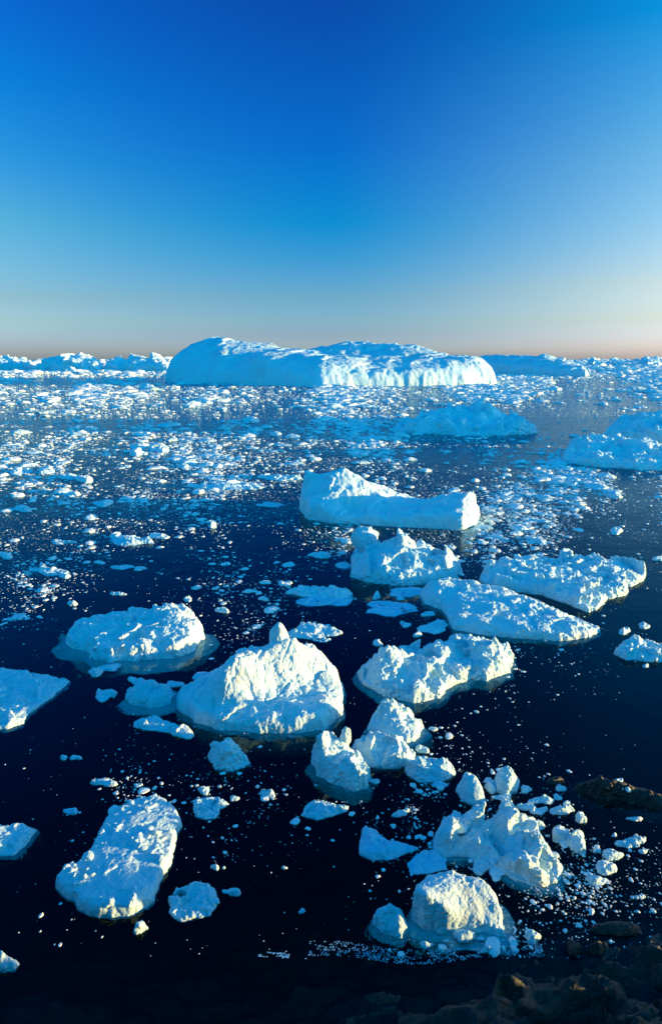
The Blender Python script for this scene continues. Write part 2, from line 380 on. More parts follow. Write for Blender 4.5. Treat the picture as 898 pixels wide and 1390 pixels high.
def berg(name, label, cat, foot, ctl=(), h=8, group=None, m=None, far=False, z0=0.0, blobs=(), split=(), **kw):
    """foot in picture columns/rows on the water (or columns/metres if far); ctl (col, row-or-metres, row of the summit); h in picture px."""
    if far:
        P = [at_far(*p) for p in foot]
        C = [(*at_far(a, b_), zfor(b_, t)) for a, b_, t in ctl]
    else:
        P = [at(*p) for p in foot]
        C = []
        for a, b_, t in ctl:
            x, y = at(a, b_); C.append((x, y, zfor(y, t)))
    cy = np.array(P)[:,1].mean(); u = mpp(cy)
    BL = []                                    # rounded heads and spires: (col, row of the foot, row of the middle, half width, half height, lean, name)
    for a, b_, t, rx, rz, ln, _n in blobs:
        x, y = at(a, b_); ul = mpp(y); BL.append((x, y, zfor(y, t), rx*ul, rz*ul*1.1, ln))
    r, c, u = build_ice(P, C, h*u, blobs=BL, **kw)
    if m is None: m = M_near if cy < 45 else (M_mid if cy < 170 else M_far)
    V = get_np(r); V -= np.array([c[0], c[1], 0])
    r.vertices.foreach_set('co', V.astype(np.float32).ravel())
    r.materials.clear(); r.materials.append(m); r.name = name
    r.polygons.foreach_set('use_smooth', np.full(len(r.polygons), True)); r.update()
    o = link(name, r, label, cat, group, loc=(c[0], c[1], z0))
    for nm, x0, x1 in split:                    # ends of the berg that look different: between two picture columns
        xa, xb = at(x0, foot[0][1])[0]-c[0], at(x1, foot[0][1])[0]-c[0]
        split_part(o, nm, lambda C_: (C_[:,0] > xa) & (C_[:,0] < xb) & (C_[:,2] > -.03))
    for k, bl in enumerate(BL):
        bx, by, bz, rx, rz, ln = bl; nm = blobs[k][6]
        def near(C_, bx=bx-c[0], by=by-c[1], bz=bz, rx=rx, rz=rz, ln=ln):
            dz = C_[:,2]-bz; return (((C_[:,0]-bx-ln*dz)/(1.5*rx))**2 + ((C_[:,1]-by)/(1.5*rx))**2 + (dz/(1.35*rz))**2 < 1) & (dz > -.45*rz)
        split_part(o, nm, near)
    if kw.get('skirt', 0) >= .5 and not far and cy < 60 and m is not M_rock: split_part(o, 'submerged_foot', lambda C_: C_[:,2] < -.03)
    return o
def split_part(o, nm, test):
    # a piece of the berg with a look of its own becomes a part of it
    me = o.data; V = get_np(me); me.calc_loop_triangles()
    T = np.empty(len(me.loop_triangles)*3, np.int32); me.loop_triangles.foreach_get('vertices', T); T = T.reshape(-1, 3)
    sel = test(V[T].mean(1)); mt = me.materials[0]
    if sel.sum() < 30: return
    def sub(k_, n_):
        us, inv_ = np.unique(T[k_], return_inverse=True); return mesh_np(n_, V[us], inv_.reshape(-1, 3), mt)
    o.data = sub(~sel, o.name); link(nm, sub(sel, nm), parent=o)
    bpy.data.meshes.remove(me)
def rpoly(cx, cy, w_, h_, seed, n=17, irr=.30):
    rg = np.random.RandomState(seed); ph = rg.uniform(0, 6.28, 3); P = []
    for i in range(n):
        a = -2*math.pi*i/n + rg.uniform(-.12, .12)
        rr = 1 + irr*(math.sin(2*a+ph[0])*.6 + math.sin(3*a+ph[1])*.5) + rg.uniform(-irr, irr)*.5
        P.append((cx + w_/2*rr*math.cos(a), cy + h_/2*rr*math.sin(a)))
    return P

# ------------------------------------------------------------------ setting
def disk(name, rad, z, m, rings=(0, 60, 200, 800, 3000, 25000)):
    V = [(0, 200, z)]; F = []; n = 96
    for r_ in rings[1:]:
        for i in range(n): V.append((r_*math.cos(2*math.pi*i/n), 200 + r_*math.sin(2*math.pi*i/n), z))
    F = []
    for i in range(n): F.append((0, 1+i, 1+(i+1) % n))
    for k in range(len(rings)-2):
        for i in range(n):
            a = 1+k*n+i; b_ = 1+k*n+(i+1) % n; F.append((a, a+n, b_+n)); F.append((a, b_+n, b_))
    return link(name, mesh_np(name, V, F, m), kind='structure')
disk('water', 25000, 0.0, M_water)
disk('seabed', 25000, -9.0, M_bed)

def shore():
    sc = [(-60, 10.0), (-20, 10.2), (-12, 10.4), at(300, 1430), at(440, 1400), at(520, 1372), at(620, 1345), at(700, 1312), at(790, 1290), at(898, 1262), (13.5, 14.2), (20, 13.4), (40, 8), (90, -2)]
    sx = [a for a, _ in sc]; sy = [b_ for _, b_ in sc]
    g1 = np.concatenate([np.arange(-60, -14, 1.0), np.arange(-14, 15, .09), np.arange(15, 90, .8)])
    g2 = np.concatenate([np.arange(-40, 5, 1.0), np.arange(5, 9, .25), np.arange(9, 18, .08), np.arange(18, 34, .6)])
    X, Y = np.meshgrid(g1, g2, indexing='ij'); S = np.interp(X, sx, sy); d = S-Y
    q = np.stack([X.ravel(), Y.ravel(), np.zeros(X.size)], 1)
    land = np.where(d < 2.5, d*.28, .7 + (d-2.5)*1.02)
    land = np.minimum(land, 12.6 + .02*d)
    z = np.where(d > 0, land, d*.42)
    sh = lambda a: a.reshape(X.shape)
    strata = np.abs(sh(fbm(q*np.array([.28, .95, 1]), 4, 5)))
    blk = .5-sh(worley(q*np.array([.55, 1.3, 1]), 8))
    z = z + (strata*1.0 - .22 + blk*.5 + sh(fbm(q*2.2, 4, 9))*.22)*np.clip(.5+np.abs(d)*.3, .4, 1.0)*np.where(d > -.5, 1, .8)
    z = z + np.clip(d-8, 0, 10)*.25*sh(fbm(q*.12, 3, 2))
    for fs, fa in ((1.5, .30), (.62, .16), (.27, .07)):
        ox, oy, ra, rb = cells(q*np.array([.7, 1.5, 1])/fs + .3*fbm(q/fs, 2, 41)[:,None], 43)
        z = z + sh((np.cos(ra*6.28)*ox + np.sin(ra*6.28)*oy)*1.2 + rb - .6)*fa*np.clip(.7+d*.3, .1, 1.3)
    crk = sh(worley(q*np.array([1.1, 2.4, 2]) + .3*fbm(q*1.5, 2, 31)[:,None], 33)); z = z + (.35-crk)*.22*np.clip(.6+d*.2, 0, 1)
    z = z + 5.5*np.exp(-((X-30)/6)**2 - ((Y-2.5)/3.2)**2)  # unseen mound off to the right, added to shade the shore rocks
    z = np.maximum(z, -9.5)
    nx, ny = X.shape; idx = np.arange(nx*ny).reshape(nx, ny)
    F = np.stack([idx[:-1,:-1].ravel(), idx[1:,:-1].ravel(), idx[1:,1:].ravel(), idx[:-1,1:].ravel()], 1)
    link('rocky_shore', mesh_np('rocky_shore', np.stack([X.ravel(), Y.ravel(), z.ravel()], 1), F, M_rock), kind='structure')
shore()
# ------------------------------------------------------------------ far icebergs
berg('iceberg', 'huge white and blue tabular iceberg with a domed snowy top, largest on the horizon', 'iceberg',
     [(222,432),(300,400),(400,366),(436,360),(500,366),(560,370),(620,378),(672,392),(668,430),(600,490),(480,520),(330,520),(240,480)],
     [(232,440,486),(262,450,468),(300,455,459),(330,455,462),(370,460,468),(385,458,478),(405,455,477),(440,455,471),(470,452,466),(497,450,461),(515,448,466),(530,445,463),(560,440,466),(590,430,480),(620,415,486),(655,405,489),
      (250,425,492),(300,410,492),(350,392,484),(365,385,486),(400,378,490),(440,372,494),(485,378,490),(520,385,492),(560,385,492),(600,388,492),(640,395,488),(350,425,478),(440,420,482),(500,420,482)],
     h=20, far=True, edge=4.5, skirt=1, rim=.35, crack=1.0, rough=.18, lump=.07, facet=.22, swell=6, ribs=.2, warp=.8, vox=.95, depth=8)
berg('iceberg', 'blue wedge shaped iceberg tapering to the right, behind the huge tabular iceberg', 'iceberg',
     [(640,700),(690,640),(745,590),(793,555),(800,575),(790,640),(720,720),(650,740)],
     [(655,715,481),(675,700,481),(700,680,482),(738,650,482),(760,625,489),(775,605,493),(790,580,497)],
     h=8, far=True, edge=1.6, skirt=2, rough=.3, lump=.15, facet=.2, m=M_far, depth=8)
berg('iceberg', 'low flat topped blue walled iceberg with snowy lumps, just left of the huge tabular iceberg', 'iceberg',
     [(143,820),(180,790),(228,770),(232,860),(190,900),(150,880)],
     [(150,850,489),(160,840,486),(175,830,489),(195,820,487),(212,820,485),(225,810,488)],
     h=8, far=True, edge=1.6, skirt=2, rough=.9, lump=.8, depth=8)
berg('iceberg', 'long low white iceberg at the left end of the horizon with a small peak', 'iceberg',
     [(48,860),(90,800),(135,790),(141,840),(120,900),(70,930)],
     [(60,870,488),(100,860,485),(108,855,482),(118,850,484),(132,850,485),(80,860,488)],
     h=7, far=True, edge=1.6, skirt=2, rough=1.1, lump=.9, depth=8)
berg('iceberg', 'low white iceberg cut by the left edge of the view on the horizon', 'iceberg',
     [(-60,1000),(-20,900),(30,880),(48,930),(30,1040),(-30,1080)],
     [(-20,980,486),(10,970,486),(35,960,487)], h=6, far=True, edge=1.6, skirt=2, rough=1.1, lump=.9, depth=8)
hz = [(805,1500,14,2.2,'white sliver of iceberg on the horizon just right of the blue wedge iceberg'),
      (835,1600,24,2.6,'small white iceberg on the right horizon, second from the right edge'),
      (880,1450,30,3.0,'white lumpy iceberg at the right edge of the horizon'),
      (18,1500,24,2.6,'faint white iceberg behind the cut off one on the left horizon'),
      (155,1700,22,3.0,'thin bluish iceberg between two white ones on the left horizon')]
for i, (px, D, w_, hh, lab) in enumerate(hz):
    dd = D*.06
    berg('iceberg', lab, 'iceberg', [(px-w_/2,D),(px-w_*.1,D-dd),(px+w_/2,D-dd*.4),(px+w_*.45,D+dd),(px,D+dd*1.6),(px-w_*.45,D+dd)],
         [(px-w_*.3,D,488.2-hh*.6),(px,D,488-hh*.7),(px+w_*.3,D,488.2-hh*.5)], h=2.5, far=True, edge=1.0, skirt=2, rough=.8, lump=.6, depth=8, vox=.8)
# the berg outside the frame that shades the middle distance
berg('iceberg', 'tall white iceberg standing off to the right beyond the edge of the view', 'iceberg',
     [(1150,117),(1320,120),(1450,130),(1450,158),(1300,168),(1150,160),(1110,138)],
     [(1180,124,506),(1250,135,492),(1330,140,491),(1400,146,512),(1200,142,500),(1180,156,545),(1300,162,552),(1430,154,548)], h=35, far=True, edge=6, skirt=2, vox=3.0, depth=6)

# ------------------------------------------------------------------ middle distance icebergs
berg('iceberg', 'shaded pale blue iceberg with a jagged off centre peak, below the huge tabular iceberg', 'iceberg',
     [(526,585),(560,588),(620,591),(680,592),(728,588),(726,583),(690,580),(650,574),(590,575),(545,580)],
     [(545,583,578),(575,583,564),(590,582,562),(610,583,560),(632,582,556),(650,582,550),(662,582,553),(680,584,562),(700,585,574),(715,586,573),(640,588,575)],
     h=7, edge=2.5, rough=1.4, lump=.7, facet=1.2, ribs=2.0, skirt=1)
berg('iceberg', 'shaded blue iceberg cut by the right edge, behind a sunlit low one', 'iceberg',
     [(816,596),(840,600),(900,606),(960,608),(960,590),(900,586),(840,586)],
     [(828,594,572),(850,595,568),(875,595,566),(893,594,560),(920,594,562)], h=12, edge=3, rough=1.0, lump=.8, skirt=.6)
berg('iceberg', 'low sunlit iceberg with a pitted blue left face at the right edge', 'iceberg',
     [(762,618),(764,628),(800,633),(850,637),(930,640),(930,622),(860,612),(800,608),(775,610)],
     [(772,618,602),(785,616,592),(795,618,593),(815,620,601),(845,620,599),(870,622,599),(895,626,606),(830,628,614),(870,632,618)],
     h=8, edge=3, rough=1.4, lump=1.1, skirt=.6)
berg('iceberg', 'saddle shaped iceberg with a pointed left peak and a bright white right tip', 'iceberg',
     [(408,690),(418,706),(450,710),(520,714),(590,718),(628,720),(646,712),(648,700),(636,694),(600,690),(540,685),(470,682),(420,682)],
     [(417,692,642),(428,695,655),(445,695,648),(466,694,633),(478,694,642),(500,692,654),(520,691,660),(537,690,668),(548,698,686),(570,704,687),(600,710,686),(622,712,679),(640,709,668),(645,704,674),(600,694,673),(575,692,678),(470,706,692),(520,708,694)],
     h=12, edge=1.6, rough=.5, lump=.3, facet=.35, skirt=.6, split=[('bright_tip', 622, 680)])
berg('iceberg', 'knobbly white iceberg with a round boulder like head, right below the saddle shaped iceberg', 'iceberg',
     [(476,760),(478,783),(500,791),(540,796),(580,793),(622,786),(626,774),(602,765),(560,757),(500,750),(482,752)],
     [(494,764,742),(482,775,752),(516,766,746),(535,772,731),(545,776,740),(528,784,760),(560,780,750),(580,778,752),(598,776,750),(612,776,753),(618,781,768),(545,788,770)],
     h=10, edge=2.2, rough=1.3, lump=.8, facet=1.3, skirt=.6, blobs=[(494,766,732,18,16,0,'rounded_head')])
berg('ice_floe', 'wide rough blue floe with a sunlit lower left ridge, right of the knobbly iceberg', 'ice floe',
     [(652,788),(655,775),(682,770),(708,768),(715,760),(760,762),(802,760),(835,766),(874,776),(872,788),(852,797),(848,808),(825,814),(808,828),(795,830),(770,820),(735,808),(700,803),(670,800)],
     [(662,784,768),(690,783,764),(700,792,776),(735,797,782),(765,806,792),(785,818,802),(800,774,760),(830,782,771),(750,780,772),(810,812,804)],
     h=7, edge=2, rough=1.3, lump=1.0, facet=1.1, skirt=.6)
berg('ice_floe', 'long tilted slab with a smooth blue hollow, just below the wide rough blue floe', 'ice floe',
     [(570,808),(600,800),(645,800),(690,812),(735,824),(785,845),(815,856),(802,866),(760,870),(700,866),(650,861),(615,855),(606,840),(598,828),(575,820)],
     [(580,812,789),(600,808,785),(640,810,790),(675,815,797),(710,828,812),(625,838,822),(650,842,826),(690,848,832),(740,852,836),(780,860,848),(620,850,834),(660,830,815)],
     h=10, edge=3, rough=.45, lump=.6, facet=.4, skirt=3)
berg('ice_floe', 'lumpy cream floe with a knob at its left end, above the small pyramid berg', 'ice floe',
     [(482,915),(500,905),(540,890),(590,885),(640,880),(690,884),(697,896),(690,912),(660,925),(640,922),(605,935),(600,947),(560,954),(520,947),(495,930)],
     [(490,915,903),(518,920,886),(524,924,890),(510,932,918),(560,910,893),(610,900,873),(640,905,884),(668,902,870),(685,900,884),(600,925,908),(555,932,920),(630,912,895),(560,946,936)],
     h=9, edge=2.2, rough=1.2, lump=1.0, facet=1.3, skirt=7.2, under=.9)
berg('iceberg', 'big white iceberg with a thin blue spire and a long low blue left tongue', 'iceberg',
     [(241,945),(243,962),(262,980),(300,990),(350,996),(400,997),(440,992),(464,972),(468,945),(460,925),(430,915),(385,912),(330,915),(285,925),(258,935)],
     [(252,950,934),(266,950,931),(285,948,925),(303,968,920),(308,966,912),(320,960,894),(345,952,888),(372,945,884),(388,940,874),(400,936,868),(425,928,876),(440,922,888),(455,930,905),
      (318,978,958),(345,968,943),(375,961,937),(405,954,931),(432,946,924),(455,942,922),
      (290,975,958),(330,988,972),(370,990,973),(395,976,954),(415,984,962),(440,976,952)],
     h=14, edge=2.5, rough=.45, lump=.45, facet=.35, warp=.7, skirt=3, under=1.0, depth=1.6, blobs=[(380,934,873,13,25,-.08,'spire')])
berg('ice_floe', 'oval blue topped floe with a bright crumbling right rim, left of the spired iceberg', 'ice floe',
     [(89,872),(100,858),(130,845),(165,838),(210,836),(250,838),(268,850),(280,866),(262,884),(240,893),(200,897),(150,899),(125,893),(118,884),(100,880)],
     [(250,862,830),(266,868,842),(240,875,850),(215,882,862),(180,886,872),(205,855,834),(230,850,824),(150,870,852),(120,872,856),(150,890,878)],
     h=9, edge=2.5, rough=.7, lump=.9, skirt=22, under=.25, clods=90, clod_size=2.1)
berg('ice_floe', 'flat blue sheet of ice cut by the left edge, lower left of the oval floe', 'ice floe',
     [(-70,906),(0,907),(50,914),(95,925),(70,947),(38,969),(32,982),(10,989),(-70,987)], [], h=5, edge=2, rough=.35, lump=.6, skirt=3)
berg('ice_floe', 'large thick slab strewn with snow clods with a golden right wall, alone at lower left', 'ice floe',
     [(75,1204),(92,1184),(118,1172),(130,1144),(142,1118),(165,1102),(190,1088),(220,1088),(243,1104),(246,1122),(236,1160),(222,1194),(205,1226),(180,1243),(135,1246),(110,1232),(90,1218)],
     [], h=15, edge=1.8, rough=.2, lump=.22, skirt=1.5, facet=.2, crack=0, clods=280, clod_size=2.0, tilt=-.12)
berg('ice_floe', 'round flat floe with a small dark hole, right of the clod strewn slab', 'ice floe',
     [(228,1222),(240,1205),(265,1199),(292,1206),(297,1225),(285,1244),(262,1247),(245,1256),(232,1244)], [], h=5, edge=2.5, rough=.8, lump=.9, clods=60, clod_size=1.7,
     hole=(*at(246,1213), .13, .3))
berg('iceberg', 'broad rubble covered iceberg split by a groove, at lower right', 'iceberg',
     [(585,1142),(597,1120),(615,1114),(660,1114),(700,1112),(726,1122),(733,1138),(745,1156),(763,1180),(755,1199),(735,1207),(700,1196),(660,1172),(640,1166),(604,1162),(588,1156)],
     [(600,1132,1112),(618,1124,1103),(655,1124,1107),(690,1124,1105),(715,1130,1112),(635,1154,1140),(610,1150,1136),(668,1150,1146),(700,1152,1134),(722,1158,1136),(748,1178,1160),(715,1186,1170),(680,1170,1156),(735,1192,1180)],
     h=10, edge=2.5, rough=1.1, lump=.85, skirt=9, under=.6, facet=1.6, clods=150, clod_size=2.0)
berg('iceberg', 'smooth sloping cream iceberg with a shaded left wall, nearest of the large ones', 'iceberg',
     [(556,1250),(575,1262),(600,1266),(640,1265),(665,1272),(688,1274),(684,1252),(673,1234),(655,1220),(615,1212),(580,1216),(560,1230)],
     [(559,1250,1208),(575,1259,1215),(600,1263,1229),(630,1263,1249),(655,1267,1259),(683,1270,1267),(575,1222,1187),(612,1216,1179),(645,1222,1187),(662,1232,1201),(673,1246,1224),(610,1242,1205),(640,1248,1223),(665,1258,1246)],
     h=11, edge=1.6, rough=.25, lump=.5, facet=.12, crack=0, rim=.9, warp=.5, skirt=17, under=.35)
berg('iceberg', 'craggy little iceberg with an upright finger of ice, below the spired iceberg', 'iceberg',
     [(423,1035),(430,1052),(450,1065),(480,1074),(497,1070),(501,1052),(488,1038),(472,1028),(440,1022)],
     [(430,1040,1004),(440,1040,998),(452,1042,1018),(468,1038,1012),(460,1052,1030),(480,1062,1036),(491,1062,1042),(436,1050,1028)],
     h=11, edge=2.2, rough=1.4, lump=.8, facet=1.4, skirt=9, blobs=[(467,1034,1006,7,19,.12,'ice_finger')])
berg('iceberg', 'lumpy low iceberg wedged between the fingered iceberg and the pyramid berg', 'iceberg',
     [(478,1018),(490,1034),(505,1042),(532,1044),(558,1038),(565,1026),(545,1014),(500,1008)],
     [(488,1020,1002),(507,1020,993),(530,1024,1004),(552,1030,1016),(500,1036,1024)], h=8, edge=2.2, rough=1.3, lump=.9, facet=1.3, skirt=.6)
berg('iceberg', 'small pyramid shaped berg with turquoise underwater ice, below the lumpy cream floe', 'iceberg',
     [(497,990),(520,1002),(552,1009),(568,1000),(574,988),(560,978),(530,975),(505,980)],
     [(505,986,968),(528,984,946),(548,986,960),(563,992,975),(530,998,980),(556,1000,988)], h=9, edge=3, rough=.8, lump=1.1, skirt=18, under=.3)
berg('ice_floe', 'rounded rubbly floe with a pointed right end, below the lumpy low iceberg', 'ice floe',
     [(550,1046),(556,1056),(570,1062),(600,1062),(618,1050),(612,1040),(585,1036),(562,1037)], [(570,1048,1028),(590,1047,1026),(608,1046,1034)], h=7, rough=1, lump=1.4, skirt=.6)
berg('ice_block', 'smooth egg shaped blue ice block, right of the rubbly floe with the pointed end', 'ice block',
     [(618,1072),(626,1088),(645,1094),(660,1090),(656,1074),(640,1066),(624,1064)], [(628,1075,1053),(642,1078,1058),(652,1086,1074)], h=8, edge=3, rough=.3, lump=.4, skirt=.6)
berg('ice_block', 'round cream ice boulder near the left end of the rock ledge', 'ice block',
     [(668,1064),(672,1076),(688,1081),(702,1076),(703,1062),(690,1056),(674,1056)], [(676,1066,1041),(688,1065,1037),(697,1068,1046)], h=12, edge=3, rough=.6, lump=.9, skirt=.6)
berg('ice_block', 'craggy half lit ice block floating below the tongue of the spired iceberg', 'ice block',
     [(284,1030),(292,1043),(315,1046),(338,1038),(334,1028),(315,1020),(290,1020)], [(292,1028,1008),(308,1028,1001),(325,1032,1014),(300,1036,1020)], h=7, rough=1.1, lump=1.3, skirt=.6)
berg('ice_floe', 'rounded blue floe with dim underwater ice, left of the spired iceberg', 'ice floe',
     [(170,950),(180,958),(205,962),(232,956),(238,944),(220,936),(190,935),(176,940)], [(185,946,932),(205,946,926),(225,948,934)], h=8, rough=.6, lump=.8, skirt=14, under=.3)
berg('ice_floe', 'deep blue flat floe with a knobby corner, left of the rubble covered iceberg', 'ice floe',
     [(486,1142),(488,1160),(505,1168),(530,1167),(553,1158),(567,1152),(552,1147),(525,1140),(512,1128),(492,1126)], [(497,1132,1121),(500,1150,1140)], h=6, edge=3, rough=.3, lump=.35, m=M_blue, skirt=.6)
berg('ice_floe', 'smaller flat blue floe squeezed between the knobby blue floe and the smooth cream iceberg', 'ice floe',
     [(551,1172),(554,1186),(578,1187),(606,1180),(605,1166),(588,1156),(572,1152),(560,1162)], [], h=5, rough=.3, lump=.35, m=M_blue)
berg('ice_floe', 'steep sided blue block left of the smooth cream iceberg, near the bottom', 'ice floe',
     [(505,1252),(520,1266),(545,1274),(556,1262),(552,1250),(530,1240),(510,1242)], [(515,1248,1232),(530,1248,1226),(545,1256,1236)], h=9, edge=3, rough=.5, lump=.7, skirt=9)
berg('ice_floe', 'angular blue floe cut by the left edge, above and left of the clod strewn slab', 'ice floe',
     [(-30,1126),(0,1122),(28,1120),(50,1127),(38,1144),(20,1162),(-30,1160)], [], h=7, rough=.4, lump=.6, skirt=7)
berg('ice_floe', 'rough low floe with upright lumps cut by the right edge of the view', 'ice floe',
     [(833,888),(850,895),(880,899),(930,900),(930,882),(880,876),(845,876)], [(845,884,868),(858,882,862),(872,886,874),(895,888,880)], h=6, rough=1.4, lump=1.4)
berg('iceberg', 'white sunlit top of a piece of ice at the lower left corner', 'iceberg',
     [(-60,1300),(-30,1322),(20,1318),(28,1308),(10,1300),(-20,1294)], [(-30,1302,1280),(0,1306,1288)], h=6, rough=.4, lump=.5)

